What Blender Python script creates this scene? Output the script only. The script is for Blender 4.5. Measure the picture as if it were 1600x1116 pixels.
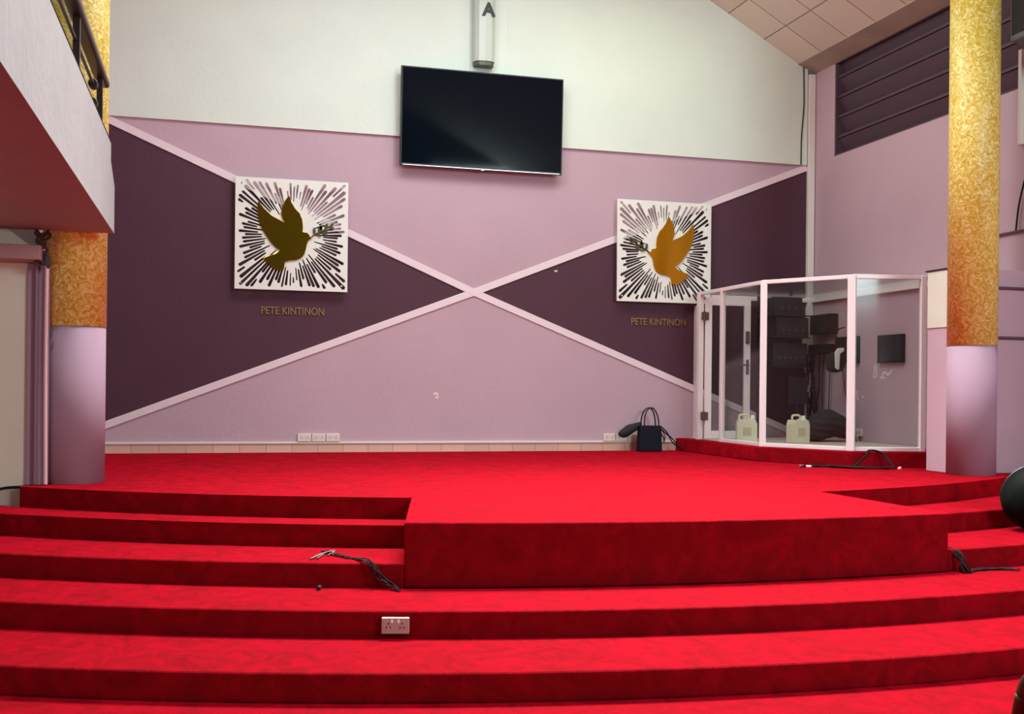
import bpy, bmesh, math, random
from math import sin, cos, tan, pi, radians as rad, sqrt, atan2
from mathutils import Vector, Matrix, geometry
random.seed(7)
for o in list(bpy.data.objects): bpy.data.objects.remove(o)
SC = bpy.context.scene
COL = SC.collection

# ------------------------------------------------------------------ camera
FPX = 1700.0                      # focal length in pixels of the 1600 wide frame
YAW = math.atan(FPX/6200.0); ROLL = rad(0.6)
EYE = Vector((0, 0, 1.575))
cam = bpy.data.cameras.new('camera'); camo = bpy.data.objects.new('camera', cam); COL.objects.link(camo)
cam.sensor_width = 36; cam.lens = FPX/1600*36; cam.shift_y = 47/1600; cam.clip_end = 200
Rr = Vector((cos(YAW), -sin(YAW), 0)); Ff = Vector((sin(YAW), cos(YAW), 0)); Uu = Vector((0, 0, 1))
cr, sr = cos(ROLL), sin(ROLL)
Rx = Rr*cr + Uu*sr; Ux = Uu*cr - Rr*sr
camo.matrix_world = Matrix(((Rx.x, Ux.x, -Ff.x, EYE.x), (Rx.y, Ux.y, -Ff.y, EYE.y), (Rx.z, Ux.z, -Ff.z, EYE.z), (0, 0, 0, 1)))
SC.camera = camo

# ------------------------------------------------------------------ world, lights, exposure
W = bpy.data.worlds.new('world'); SC.world = W; W.use_nodes = True
W.node_tree.nodes['Background'].inputs[0].default_value = (0.80, 0.86, 0.90, 1)
W.node_tree.nodes['Background'].inputs[1].default_value = 0.07
SC.view_settings.view_transform = 'Standard'; SC.view_settings.look = 'None'
SC.view_settings.exposure = 0.0; SC.view_settings.gamma = 1.0; SC.view_settings.use_curve_mapping = False

def area(name, loc, sx, sy, power, col, target=None, spread=180):
    l = bpy.data.lights.new(name, 'AREA'); l.shape = 'RECTANGLE'; l.size = sx; l.size_y = sy
    l.energy = power; l.color = col; l.spread = rad(spread)
    o = bpy.data.objects.new(name, l); COL.objects.link(o); o.location = loc
    d = (Vector(target)-Vector(loc)) if target else Vector((0, 0, -1))
    o.rotation_euler = d.to_track_quat('-Z', 'Y').to_euler()
    return o
# fluorescent battens and downlights under the roof above the frame, plus three added fills
area('ceiling_lamp_stage', (2.1, 9.4, 7.1), 4.4, 2.2, 295, (0.88, 0.99, 0.97))
area('right_wall_fill', (-0.3, 8.6, 6.7), 1.2, 1.2, 170, (0.90, 0.98, 1.0), (7.8, 10.0, 3.8))  # added fill to brighten the right wall, stands for no known fitting
area('ceiling_downlight_stage', (3.2, 9.2, 7.0), 6.0, 2.0, 235, (1.0, 0.99, 0.97), (3.2, 9.2, 0), 75)
area('ceiling_lamp_right', (4.9, 10.9, 6.9), 1.4, 1.4, 42, (0.92, 1.0, 0.74))
area('ceiling_lamp_steps', (2.8, 8.3, 7.3), 5.6, 1.2, 940, (1.0, 0.98, 0.97), (2.8, 5.0, 0), 95)
area('front_fill', (6.5, -1.5, 4.9), 2.4, 2.6, 500, (0.78, 0.98, 1.0), (2.6, 10, 3.0))  # unseen front fill behind the camera, added to lift columns and other fronts
area('balcony_fill', (-3.4, 3.6, 2.6), 1.2, .3, 34, (1.0, 0.97, 0.86), (-1.3, 9, 1.6))  # made-up fill under the balcony, brightens the beige wall

# ------------------------------------------------------------------ numbers measured from the photograph
def ray(px, py):
    u, v = px-800, 605-py
    return (Rr*(cr*u - sr*v) + Ff*FPX + Uu*(sr*u + cr*v))
def lev(px, py, z): r = ray(px, py); return EYE + r*((z-EYE.z)/r.z)
def onY(px, py, y): r = ray(px, py); return EYE + r*(y/r.y)
def onX(px, py, x): r = ray(px, py); return EYE + r*(x/r.x)
S = 0.775; RS = 0.155            # stage level, riser height
YW = 13.1                        # back wall
XR = 7.78                        # right wall
XL = -1.75                       # left wall beside the stage

# ------------------------------------------------------------------ materials
def s2l(c): return tuple(((x/255)/12.92 if x/255 <= .04045 else (((x/255)+.055)/1.055)**2.4) for x in c)
def mat(name, rgb, rough=.6, metal=0, spec=.5, var=0, vscale=4, bump=0, bscale=60, coat=0):
    m = bpy.data.materials.new(name); m.use_nodes = True; nt = m.node_tree; b = nt.nodes['Principled BSDF']
    c = s2l(rgb)
    b.inputs['Base Color'].default_value = (*c, 1); b.inputs['Roughness'].default_value = rough
    b.inputs['Metallic'].default_value = metal; b.inputs['Specular IOR Level'].default_value = spec
    b.inputs['Coat Weight'].default_value = coat
    tc = nt.nodes.new('ShaderNodeTexCoord')
    if var:
        n = nt.nodes.new('ShaderNodeTexNoise'); n.inputs['Scale'].default_value = vscale; n.inputs['Detail'].default_value = 5
        nt.links.new(tc.outputs['Object'], n.inputs['Vector'])
        r = nt.nodes.new('ShaderNodeValToRGB')
        r.color_ramp.elements[0].position = .3; r.color_ramp.elements[1].position = .7
        r.color_ramp.elements[0].color = (*[x*(1-var) for x in c], 1)
        r.color_ramp.elements[1].color = (*[min(1, x*(1+var)) for x in c], 1)
        nt.links.new(n.outputs['Fac'], r.inputs[0]); nt.links.new(r.outputs[0], b.inputs['Base Color'])
    if bump:
        n2 = nt.nodes.new('ShaderNodeTexNoise'); n2.inputs['Scale'].default_value = bscale; n2.inputs['Detail'].default_value = 4
        nt.links.new(tc.outputs['Object'], n2.inputs['Vector'])
        bp = nt.nodes.new('ShaderNodeBump'); bp.inputs['Strength'].default_value = bump; bp.inputs['Distance'].default_value = .02
        nt.links.new(n2.outputs['Fac'], bp.inputs['Height']); nt.links.new(bp.outputs[0], b.inputs['Normal'])
    return m

M = {}
M['pink'] = mat('pink_paint', (190, 161, 175), .6, var=.035, vscale=1.2, bump=.12, bscale=25)
M['white_wall'] = mat('white_paint', (219, 230, 221), .65, var=.03, vscale=1.5, bump=.12, bscale=18)
M['purple'] = mat('purple_paint', (78, 44, 60), .62, var=.05, vscale=2, bump=.1, bscale=25, spec=.35)
M['strip'] = mat('white_strip', (232, 214, 222), .45)
M['trim'] = mat('cream_trim', (226, 219, 214), .45)
M['lilac'] = mat('lilac_paint', (158, 130, 148), .85, var=.04, vscale=2)
M['cream'] = mat('cream_paint', (212, 212, 198), .6, var=.03, vscale=5)
M['beige'] = mat('beige_paint', (214, 210, 194), .6, var=.04, vscale=2)
M['fascia'] = mat('fascia_paint', (152, 152, 153), .6, var=.05, vscale=3, bump=.2, bscale=14)
M['dark'] = mat('black_plastic', (22, 22, 24), .45)
M['dark2'] = mat('charcoal_fabric', (34, 34, 38), .85, bump=.3, bscale=80)
M['rail'] = mat('dark_rail_metal', (62, 48, 44), .35, metal=.4)
M['screen'] = mat('screen_glass', (7, 15, 24), .05, spec=.12)
M['silver'] = mat('silver', (190, 190, 192), .3, metal=.9)
M['alu'] = mat('white_aluminium', (232, 222, 224), .35)
M['gold'] = mat('gold_mirror', (214, 160, 40), .13, metal=1)
M['goldletter'] = mat('gold_letter', (140, 106, 66), .5, metal=.5)
M['panel'] = mat('white_panel', (234, 238, 230), .35)
M['navy'] = mat('navy_leather', (15, 15, 33), .6, spec=.2, var=.1, vscale=12)
M['jerry'] = mat('milky_plastic', (222, 218, 190), .35)
M['cap'] = mat('dark_cap', (40, 60, 44), .5)
M['green'] = mat('dark_green_vinyl', (4, 10, 7), .7, spec=.1, var=.2, vscale=6)
M['wood'] = mat('brown_wood', (86, 44, 28), .35, var=.2, vscale=14)
M['cable'] = mat('black_cable', (30, 18, 20), .85, spec=.2)
M['cablegrey'] = mat('grey_cable', (92, 74, 74), .7)
M['socket'] = mat('white_plastic', (226, 214, 208), .3)
M['dusty'] = mat('dusty_plastic', (172, 140, 138), .5, var=.15, vscale=30)
M['greyblue'] = mat('grey_blue_metal', (92, 104, 108), .5)
M['louvre'] = mat('plum_louvre', (78, 56, 70), .6)
M['void'] = mat('dark_cavity', (26, 20, 28), .9)
M['scuff'] = mat('bare_plaster', (232, 214, 216), .8)
M['soffit'] = mat('soffit_board', (172, 160, 146), .7, var=.12, vscale=3)

def carpet_mat():
    m = bpy.data.materials.new('red_carpet'); m.use_nodes = True; nt = m.node_tree; b = nt.nodes['Principled BSDF']
    b.inputs['Roughness'].default_value = .95; b.inputs['Specular IOR Level'].default_value = .04
    b.inputs['Sheen Weight'].default_value = 1.0; b.inputs['Sheen Roughness'].default_value = .45; b.inputs['Sheen Tint'].default_value = (.96, .006, .035, 1)
    tc = nt.nodes.new('ShaderNodeTexCoord'); mp = nt.nodes.new('ShaderNodeMapping'); mp.inputs['Scale'].default_value = (1, .8, 1)
    nt.links.new(tc.outputs['Object'], mp.inputs['Vector'])
    n = nt.nodes.new('ShaderNodeTexNoise'); n.inputs['Scale'].default_value = 5.5; n.inputs['Detail'].default_value = 8; n.inputs['Roughness'].default_value = .6; n.inputs['Distortion'].default_value = 1.2
    nt.links.new(mp.outputs[0], n.inputs['Vector'])
    r = nt.nodes.new('ShaderNodeValToRGB'); e = r.color_ramp.elements
    e[0].position = .32; e[0].color = (.16, .001, .005, 1)
    e[1].position = .64; e[1].color = (.225, .002, .007, 1)
    mid = e.new(.44); mid.color = (.17, .002, .005, 1)
    nt.links.new(n.outputs['Fac'], r.inputs[0]); nt.links.new(r.outputs[0], b.inputs['Base Color'])
    sm = nt.nodes.new('ShaderNodeMapRange'); sm.inputs['From Min'].default_value = .32; sm.inputs['From Max'].default_value = .60; sm.inputs['To Min'].default_value = .30; sm.inputs['To Max'].default_value = 1.0
    nt.links.new(n.outputs['Fac'], sm.inputs[0]); nt.links.new(sm.outputs[0], b.inputs['Sheen Weight'])
    f = nt.nodes.new('ShaderNodeTexNoise'); f.inputs['Scale'].default_value = 160; f.inputs['Detail'].default_value = 2
    nt.links.new(tc.outputs['Object'], f.inputs['Vector'])
    bp = nt.nodes.new('ShaderNodeBump'); bp.inputs['Strength'].default_value = .5; bp.inputs['Distance'].default_value = .01
    nt.links.new(f.outputs['Fac'], bp.inputs['Height'])
    bp2 = nt.nodes.new('ShaderNodeBump'); bp2.inputs['Strength'].default_value = .15; bp2.inputs['Distance'].default_value = .03
    nt.links.new(n.outputs['Fac'], bp2.inputs['Height']); nt.links.new(bp.outputs[0], bp2.inputs['Normal'])
    nt.links.new(bp2.outputs[0], b.inputs['Normal'])
    return m
M['carpet'] = carpet_mat()

def goldpaper_mat():
    m = bpy.data.materials.new('gold_damask_paper'); m.use_nodes = True; nt = m.node_tree; b = nt.nodes['Principled BSDF']
    b.inputs['Roughness'].default_value = .42
    tc = nt.nodes.new('ShaderNodeTexCoord')
    v = nt.nodes.new('ShaderNodeTexNoise'); v.inputs['Scale'].default_value = 15; v.inputs['Detail'].default_value = 3; v.inputs['Distortion'].default_value = 2.6
    nt.links.new(tc.outputs['Object'], v.inputs['Vector'])
    r = nt.nodes.new('ShaderNodeValToRGB'); e = r.color_ramp.elements
    e[0].position = .38; e[0].color = (*s2l((204, 170, 58)), 1)
    e[1].position = .66; e[1].color = (*s2l((242, 234, 160)), 1)
    k = e.new(.5); k.color = (*s2l((224, 198, 92)), 1)
    nt.links.new(v.outputs['Fac'], r.inputs[0]); nt.links.new(r.outputs[0], b.inputs['Base Color'])
    bp = nt.nodes.new('ShaderNodeBump'); bp.inputs['Strength'].default_value = .4; bp.inputs['Distance'].default_value = .01
    nt.links.new(v.outputs['Fac'], bp.inputs['Height']); nt.links.new(bp.outputs[0], b.inputs['Normal'])
    b.inputs['Metallic'].default_value = 0
    return m
M['goldpaper'] = goldpaper_mat()

def tile_mat(name, base, line, pitch, lw, rough=.7, var=.06, ox=0, oy=0):
    """square tiles in the mesh's own u (local x) and v (local y)"""
    m = bpy.data.materials.new(name); m.use_nodes = True; nt = m.node_tree; b = nt.nodes['Principled BSDF']
    b.inputs['Roughness'].default_value = rough
    tc = nt.nodes.new('ShaderNodeTexCoord'); mp = nt.nodes.new('ShaderNodeMapping'); mp.inputs['Location'].default_value = (ox, oy, 0)
    nt.links.new(tc.outputs['Object'], mp.inputs['Vector'])
    br = nt.nodes.new('ShaderNodeTexBrick'); br.offset = 0; br.squash = 1
    br.inputs['Scale'].default_value = 1; br.inputs['Brick Width'].default_value = pitch[0]; br.inputs['Row Height'].default_value = pitch[1]
    br.inputs['Mortar Size'].default_value = lw; br.inputs['Mortar Smooth'].default_value = .3
    c = s2l(base); l = s2l(line)
    br.inputs['Color1'].default_value = (*[x*(1+var) for x in c], 1); br.inputs['Color2'].default_value = (*[x*(1-var) for x in c], 1)
    br.inputs['Mortar'].default_value = (*l, 1)
    nt.links.new(mp.outputs[0], br.inputs['Vector']); nt.links.new(br.outputs['Color'], b.inputs['Base Color'])
    return m
M['ceiling'] = tile_mat('ceiling_tiles', (224, 218, 202), (140, 125, 115), (.6, .6), .009, .8)
M['skirt'] = tile_mat('skirting_tiles', (214, 172, 156), (160, 130, 118), (.3, .4), .004, .4, .12)

def glass_mat(name, tint=(.93, .95, .94), refl=.1):
    m = bpy.data.materials.new(name); m.use_nodes = True; nt = m.node_tree; nt.nodes.clear()
    o = nt.nodes.new('ShaderNodeOutputMaterial'); t = nt.nodes.new('ShaderNodeBsdfTransparent'); g = nt.nodes.new('ShaderNodeBsdfGlossy')
    t.inputs[0].default_value = (*tint, 1); g.inputs['Roughness'].default_value = .14
    lw = nt.nodes.new('ShaderNodeLayerWeight'); lw.inputs['Blend'].default_value = .5
    pw = nt.nodes.new('ShaderNodeMath'); pw.operation = 'POWER'; pw.inputs[1].default_value = 4; nt.links.new(lw.outputs['Facing'], pw.inputs[0])
    f = nt.nodes.new('ShaderNodeMath'); f.operation = 'MULTIPLY_ADD'; f.inputs[1].default_value = .5; f.inputs[2].default_value = .03; nt.links.new(pw.outputs[0], f.inputs[0])
    mx = nt.nodes.new('ShaderNodeMixShader'); nt.links.new(f.outputs[0], mx.inputs[0]); nt.links.new(t.outputs[0], mx.inputs[1]); nt.links.new(g.outputs[0], mx.inputs[2])
    nt.links.new(mx.outputs[0], o.inputs[0]); return m
M['glass'] = glass_mat('booth_glass', (.93, .945, .94))

# ------------------------------------------------------------------ mesh helpers
def link(name, bm, m, parent=None, smooth=False, bevel=0):
    bmesh.ops.recalc_face_normals(bm, faces=bm.faces)
    me = bpy.data.meshes.new(name); bm.to_mesh(me); bm.free()
    for x in (m if isinstance(m, (list, tuple)) else [m]): me.materials.append(x)
    o = bpy.data.objects.new(name, me); COL.objects.link(o)
    if parent: o.parent = parent
    if smooth:
        for p in me.polygons: p.use_smooth = True
    if bevel:
        b = o.modifiers.new('b', 'BEVEL'); b.width = bevel; b.segments = 3; b.limit_method = 'ANGLE'; b.angle_limit = rad(40); b.harden_normals = False
    return o
def tag(o, label, cat, group=None):
    o['label'] = label; o['category'] = cat
    if group: o['group'] = group
    return o
def struct(o): o['kind'] = 'structure'; return o
def empty(name, loc, label, cat, group=None, rz=0):
    o = bpy.data.objects.new(name, None); COL.objects.link(o); o.location = loc; o.rotation_euler = (0, 0, rz); o.empty_display_size = .1
    return tag(o, label, cat, group)
def NB(): return bmesh.new()
def box(bm, x0, x1, y0, y1, z0, z1, mi=0, M4=None):
    vs = [bm.verts.new((x, y, z)) for x in (x0, x1) for y in (y0, y1) for z in (z0, z1)]
    if M4:
        for v in vs: v.co = M4 @ v.co
    for f in ((0, 1, 3, 2), (4, 6, 7, 5), (0, 4, 5, 1), (2, 3, 7, 6), (0, 2, 6, 4), (1, 5, 7, 3)):
        bm.faces.new([vs[i] for i in f]).material_index = mi
    return bm
def prism(bm, pts, a0, a1, axis='z', mi=0):
    """extrude a closed 2-D outline along an axis. axis z: pts=(x,y); y: pts=(x,z); x: pts=(y,z)"""
    def P(p, a): return {'z': (p[0], p[1], a), 'y': (p[0], a, p[1]), 'x': (a, p[0], p[1])}[axis]
    A = [bm.verts.new(P(p, a0)) for p in pts]; B = [bm.verts.new(P(p, a1)) for p in pts]
    n = len(pts)
    for i in range(n): bm.faces.new((A[i], A[(i+1) % n], B[(i+1) % n], B[i])).material_index = mi
    tri = geometry.tessellate_polygon([[Vector((p[0], p[1], 0)) for p in pts]])
    for t in tri:
        for L in (A, B):
            try: bm.faces.new([L[k] for k in t]).material_index = mi
            except ValueError: pass
    return bm
def cyl(bm, c0, c1, r0, r1=None, n=24, mi=0, cap=True):
    r1 = r0 if r1 is None else r1
    c0, c1 = Vector(c0), Vector(c1); d = (c1-c0).normalized(); a = d.orthogonal().normalized(); b = d.cross(a)
    A = [bm.verts.new(c0+(a*cos(2*pi*i/n)+b*sin(2*pi*i/n))*r0) for i in range(n)]
    B = [bm.verts.new(c1+(a*cos(2*pi*i/n)+b*sin(2*pi*i/n))*r1) for i in range(n)]
    for i in range(n): bm.faces.new((A[i], A[(i+1) % n], B[(i+1) % n], B[i])).material_index = mi
    if cap: bm.faces.new(A).material_index = mi; bm.faces.new(B).material_index = mi
    return bm
def spline(P, k=8):
    P = [Vector(p) for p in P]; out = []
    for i in range(len(P)-1):
        p0 = P[max(i-1, 0)]; p1 = P[i]; p2 = P[i+1]; p3 = P[min(i+2, len(P)-1)]
        for j in range(k):
            t = j/k
            out.append(.5*((2*p1)+(p2-p0)*t+(2*p0-5*p1+4*p2-p3)*t*t+(3*p1-p0-3*p2+p3)*t**3))
    return out+[P[-1]]
def tube(bm, P, r, n=8, mi=0, k=8, flat=None, raw=False):
    pts = [Vector(p) for p in P] if raw else spline(P, k)
    rings = []; up = None
    for i, p in enumerate(pts):
        d = (pts[min(i+1, len(pts)-1)]-pts[max(i-1, 0)])
        d = d.normalized() if d.length > 1e-9 else Vector((0, 0, 1))
        if up is None: a = d.orthogonal().normalized()
        else:
            a = up-d*up.dot(d); a = a.normalized() if a.length > 1e-6 else d.orthogonal().normalized()
        up = a; b = d.cross(a); rr = r[min(i*len(r)//len(pts), len(r)-1)] if isinstance(r, (list, tuple)) else r
        rings.append([bm.verts.new(p+a*cos(2*pi*j/n)*rr+b*sin(2*pi*j/n)*rr) for j in range(n)])
    for A, B in zip(rings, rings[1:]):
        for j in range(n): bm.faces.new((A[j], A[(j+1) % n], B[(j+1) % n], B[j])).material_index = mi
    bm.faces.new(rings[0]).material_index = mi; bm.faces.new(rings[-1]).material_index = mi
    return bm
def lathe(bm, prof, n=32, mi=0, c=(0, 0, 0), sx=1, sy=1):
    rings = [[bm.verts.new((c[0]+r*cos(2*pi*j/n)*sx, c[1]+r*sin(2*pi*j/n)*sy, c[2]+z)) for j in range(n)] for r, z in prof]
    for A, B in zip(rings, rings[1:]):
        for j in range(n): bm.faces.new((A[j], A[(j+1) % n], B[(j+1) % n], B[j])).material_index = mi
    bm.faces.new(rings[0]).material_index = mi; bm.faces.new(rings[-1]).material_index = mi
    return bm
def text_mesh(name, s, size, depth, m, parent, loc, rot, width=None, bold=0):
    cu = bpy.data.curves.new(name, 'FONT'); cu.body = s; cu.size = size; cu.extrude = depth; cu.align_x = 'CENTER'; cu.align_y = 'BOTTOM_BASELINE'; cu.offset = bold
    t = bpy.data.objects.new(name+'_src', cu); COL.objects.link(t)
    dg = bpy.context.evaluated_depsgraph_get(); me = bpy.data.meshes.new_from_object(t.evaluated_get(dg))
    bpy.data.objects.remove(t)
    xs = [v.co.x for v in me.vertices]
    if width:
        k = width/(max(xs)-min(xs)); 
        for v in me.vertices: v.co.x *= k
    me.name = name; me.materials.clear(); me.materials.append(m)
    o = bpy.data.objects.new(name, me); COL.objects.link(o); o.location = loc; o.rotation_euler = rot
    if parent: o.parent = parent
    return o

# ================================================================== THE FLOOR, STEPS AND STAGE
ARC = {1: (3.16, 15.21, 7.714), 2: (3.46, 16.15, 9.047), 3: (3.55, 16.91, 10.444), 4: (3.57, 16.89, 11.124), 5: (3.44, 16.80, 11.75)}
YLIM = 9.14                       # face of the beige wall at the left
def arc(k, x):
    cx, cy, R = ARC[k]; d = R*R-(x-cx)**2
    return min(cy-sqrt(max(d, 0)), YLIM) if x < 0 else cy-sqrt(max(d, 0))
struct(link('floor', box(NB(), -4.6, XR, -4, YLIM, -.15, 0), M['carpet']))

def ring(name, kf, kb, ztop, xf0, xf1, xb0, xb1, n=40):
    """solid carpeted step between the front arc kf and the back arc kb"""
    bm = NB(); rows = []
    for i in range(n+1):
        t = i/n; xf = xf0+(xf1-xf0)*t; xb = xb0+(xb1-xb0)*t
        yf = arc(kf, xf); yb = max(arc(kb, xb), yf+.002)
        rows.append([bm.verts.new(p) for p in ((xf, yf, 0), (xf, yf, ztop), (xb, yb, ztop), (xb, yb, 0))])
    for A, B in zip(rows, rows[1:]):
        for j in range(4): bm.faces.new((A[j], B[j], B[(j+1) % 4], A[(j+1) % 4]))
    bm.faces.new(rows[0]); bm.faces.new(rows[-1])
    return link(name, bm, M['carpet'], bevel=.018)
PL = (1.16, 1.38); PR = (5.00, 4.63)    # podium sides, x at front and at back
XE = XR-.004
def par(k, x): return x
tag(ring('carpeted_step', 5, 4, S-4*RS, -2.9, XE, -2.9, XE, 80), 'lowest long curved red carpeted step, with a socket on the riser behind it', 'step', 'long curved carpeted steps')
tag(ring('carpeted_step', 4, 3, S-3*RS, -2.9, XE, -2.9, XE, 80), 'second long curved red carpeted step, its riser holding a double socket', 'step', 'long curved carpeted steps')
def xm(side, k):      # x of podium side where it meets arc k
    x0, x1 = (PL if side < 0 else PR); y0 = arc(3, x0); y1 = arc(1, x1)
    x = x0
    for _ in range(20): x = x0+(x1-x0)*(arc(k, x)-y0)/(y1-y0)
    return x
tag(ring('carpeted_step', 3, 2, S-2*RS, -2.9, xm(-1, 3), -2.9, xm(-1, 2)), 'red carpeted step left of the centre block with a cable tangle lying on it', 'step')
tag(ring('carpeted_step', 2, 1, S-RS, -2.9, xm(-1, 2), -2.9, xm(-1, 1)), 'topmost red carpeted step left of the centre block, just under the stage edge', 'step')
tag(ring('carpeted_step', 3, 2, S-2*RS, xm(1, 3), XE, xm(1, 2), XE), 'red carpeted step right of the centre block, level with the bean bag', 'step')
tag(ring('carpeted_step', 2, 1, S-RS, xm(1, 2), XE, xm(1, 1), XE), 'topmost red carpeted step right of the centre block, in front of the right column', 'step')
# centre block
bm = NB(); n = 40; rows = []
for i in range(n+1):
    t = i/n; xf = PL[0]+(PR[0]-PL[0])*t; xb = PL[1]+(PR[1]-PL[1])*t
    yf = arc(3, xf)+.0; yb = arc(1, xb)
    rows.append([bm.verts.new(p) for p in ((xf, yf, S-3*RS), (xf, yf, .722), (xb, yb+.035, S+.0012), (xb, yb+.035, S-3*RS))])
for A, B in zip(rows, rows[1:]):
    for j in range(4): bm.faces.new((A[j], B[j], B[(j+1) % 4], A[(j+1) % 4]))
bm.faces.new(rows[0]); bm.faces.new(rows[-1])
tag(link('podium', bm, M['carpet'], bevel=.015), 'wide red carpeted block standing forward of the stage between the side steps', 'podium')
# stage
xs = [-1.42+(XR-.004+1.42)*i/80 for i in range(81)]
out = [(x, arc(1, x)) for x in xs]+[(XR-.004, YW-.004), (XL+.004, YW-.004), (XL+.004, YLIM+.124), (-1.42, YLIM+.124)]
tag(link('stage', prism(NB(), out, 0, S), M['carpet'], bevel=.015), 'large red carpeted stage floor reaching back to the pink and purple wall', 'stage')

# ================================================================== WALLS
ZP = 4.60; EAVE = 5.94; SL = .552; RX = 3.1
def roofz(x): return EAVE+SL*(XR-.25-x) if x > RX else EAVE+SL*(XR-.25-RX)-SL*(RX-x)
C = onY(740, 457, YW); C = (C.x, C.z)
def diag(p, q, xt=None, zt=None):
    a = onY(*p, YW); b = onY(*q, YW); k = (b.z-a.z)/(b.x-a.x)
    return (xt, a.z+k*(xt-a.x)) if xt is not None else (a.x+(zt-a.z)/k, zt)
LU = diag((163, 183), (740, 457), zt=ZP); LD = diag((155, 668), (740, 457), xt=XL)
RU = diag((1262, 262), (740, 457), xt=XR); RD = diag((1080, 606), (740, 457), xt=XR)
RU = (XR, min(RU[1], ZP))
bm = NB()
def face(pts, mi):
    bm.faces.new([bm.verts.new((x, YW, z)) for x, z in pts]).material_index = mi
face([(XL, ZP), LU, C, LD], 1)
face([LU, (XR, ZP), RU, C], 0)
face([RU, RD, C], 1)
face([LD, C, RD, (XR, 0), (XL, 0)], 0)
bmesh.ops.remove_doubles(bm, verts=bm.verts, dist=.001)
bx = [(XL, 0), (XR, 0), (XR, ZP), (XL, ZP)]
B0 = [bm.verts.new((x, YW+.25, z)) for x, z in bx]; bm.faces.new(B0)
F0 = [min(bm.verts, key=lambda v, q=q: (v.co-Vector((q[0], YW, q[1]))).length) for q in bx]
for i in range(4):
    try: bm.faces.new((F0[i], F0[(i+1) % 4], B0[(i+1) % 4], B0[i]))
    except ValueError: pass
struct(link('wall_back', bm, [M['pink'], M['purple']]))
# upper, white painted gable standing a little proud
g = [(XL, ZP), (XR-.12, ZP), (XR-.12, roofz(XR-.25)), (RX, roofz(RX)), (XL, roofz(XL))]
struct(link('wall_back_gable', prism(NB(), g, YW-.035, YW+.25, 'y'), M['white_wall']))
# shallow flat pier behind the television
struct(link('trim_pier', box(NB(), 3.0, 3.47, YW-.06, YW-.035, ZP, roofz(3.3)-.3), M['white_wall']))
def strip(i, a, b, w=.085, t=.018, m='strip', e0=0, e1=0):
    a, b = Vector(a), Vector(b); d = (b-a).normalized(); a = a-d*e0; b = b+d*e1; n_ = Vector((-d.y, d.x))*w/2
    struct(link('trim_%d' % i, prism(NB(), [tuple(a+n_), tuple(b+n_), tuple(b-n_), tuple(a-n_)], YW-t, YW+.001, 'y'), M[m], bevel=.004))
strip(1, (LU[0]+.06, LU[1]-.03), C, e1=.06); strip(2, LD, C, e1=.06, t=.017); strip(3, C, (XR-.11, RU[1]-.03), e0=.06, t=.016); strip(4, C, RD, e0=.06, t=.015)
struct(link('trim_5', box(NB(), XR-.105, XR-.01, YW-.06, YW, S, EAVE-.12), M['trim'], bevel=.008))
struct(link('baseboard_back', box(NB(), XL, XR, YW-.012, YW, S, S+.10), M['skirt']))
struct(link('trim_6', box(NB(), XL, 5.85, YW-.025, YW-.002, S+.102, S+.128), M['trim'], bevel=.004))

# right wall with the louvred opening
LY0, LY1, LZ0, LZ1 = 8.9, 12.59, 4.63, 5.85
bm = NB()
for a in ((-4, LY0, 0, EAVE+.2), (LY1, YW, 0, EAVE+.2), (LY0, LY1, 0, LZ0), (LY0, LY1, LZ1, EAVE+.2)):
    box(bm, XR, XR+.3, *a)
struct(link('wall_right', bm, M['pink']))
w = struct(link('window_1', box(NB(), XR+.26, XR+.29, LY0, LY1, LZ0, LZ1), M['void']))
for i in range(5):
    z = LZ0-.028+.26*i; h = min(.258, LZ1-.005-z)
    pr = [(.03, 0), (.03, .032), (.15, .034), (.045+(.258-h)*.4, h-.006), (.065+(.258-h)*.4, h-.002), (.18, .034), (.18, 0)]
    if i == 0: pr = [(.15, .034), (.045, h-.006), (.065, h-.002), (.18, .034)]
    bm = prism(NB(), [(XR+a, z+b) for a, b in pr], LY0+.03, LY1-.03, 'y')
    link('louvre', bm, M['louvre'], w)
bm = NB()
for a in ((LY0, LY0+.03, LZ0, LZ1), (LY1-.03, LY1, LZ0, LZ1), (LY0, LY1, LZ0, LZ0+.02), (LY0, LY1, LZ1-.02, LZ1)): box(bm, XR+.005, XR+.25, *a)
link('window_frame', bm, M['louvre'], w)

# left walls: side wall beside the stage, beige wall under the balcony
struct(link('wall_left', box(NB(), XL-.2, XL, YLIM+.12, YW+.25, 0, 7.2), M['pink']))
struct(link('wall_hall_left', box(NB(), -4.8, -4.6, -4, YLIM+.12, 0, 7.2), M['cream']))
struct(link('wall_side_left', box(NB(), -4.6, -1.40, YLIM, YLIM+.12, 0, 2.50), M['beige']))
bm = box(NB(), -1.40, -1.24, YLIM-.03, YLIM+.12, S, 2.5)
struct(link('trim_7', bm, M['lilac'], bevel=.01))
struct(link('wall_upper_left', box(NB(), -4.6, -1.40, YLIM+.02, YLIM+.14, 2.62, 7.2), M['cream']))
struct(link('baseboard_left', box(NB(), -4.6, -1.42, YLIM-.012, YLIM, S-RS, S-.03), mat('grey_tiles', (176, 164, 156), .4, var=.1, vscale=8)))
# header ledge above the beige wall
struct(link('trim_8', box(NB(), -4.6, -1.27, YLIM-.28, YLIM+.12, 2.50, 2.61), mat('mauve_header', (172, 138, 140), .6, var=.05), bevel=.008))

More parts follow.
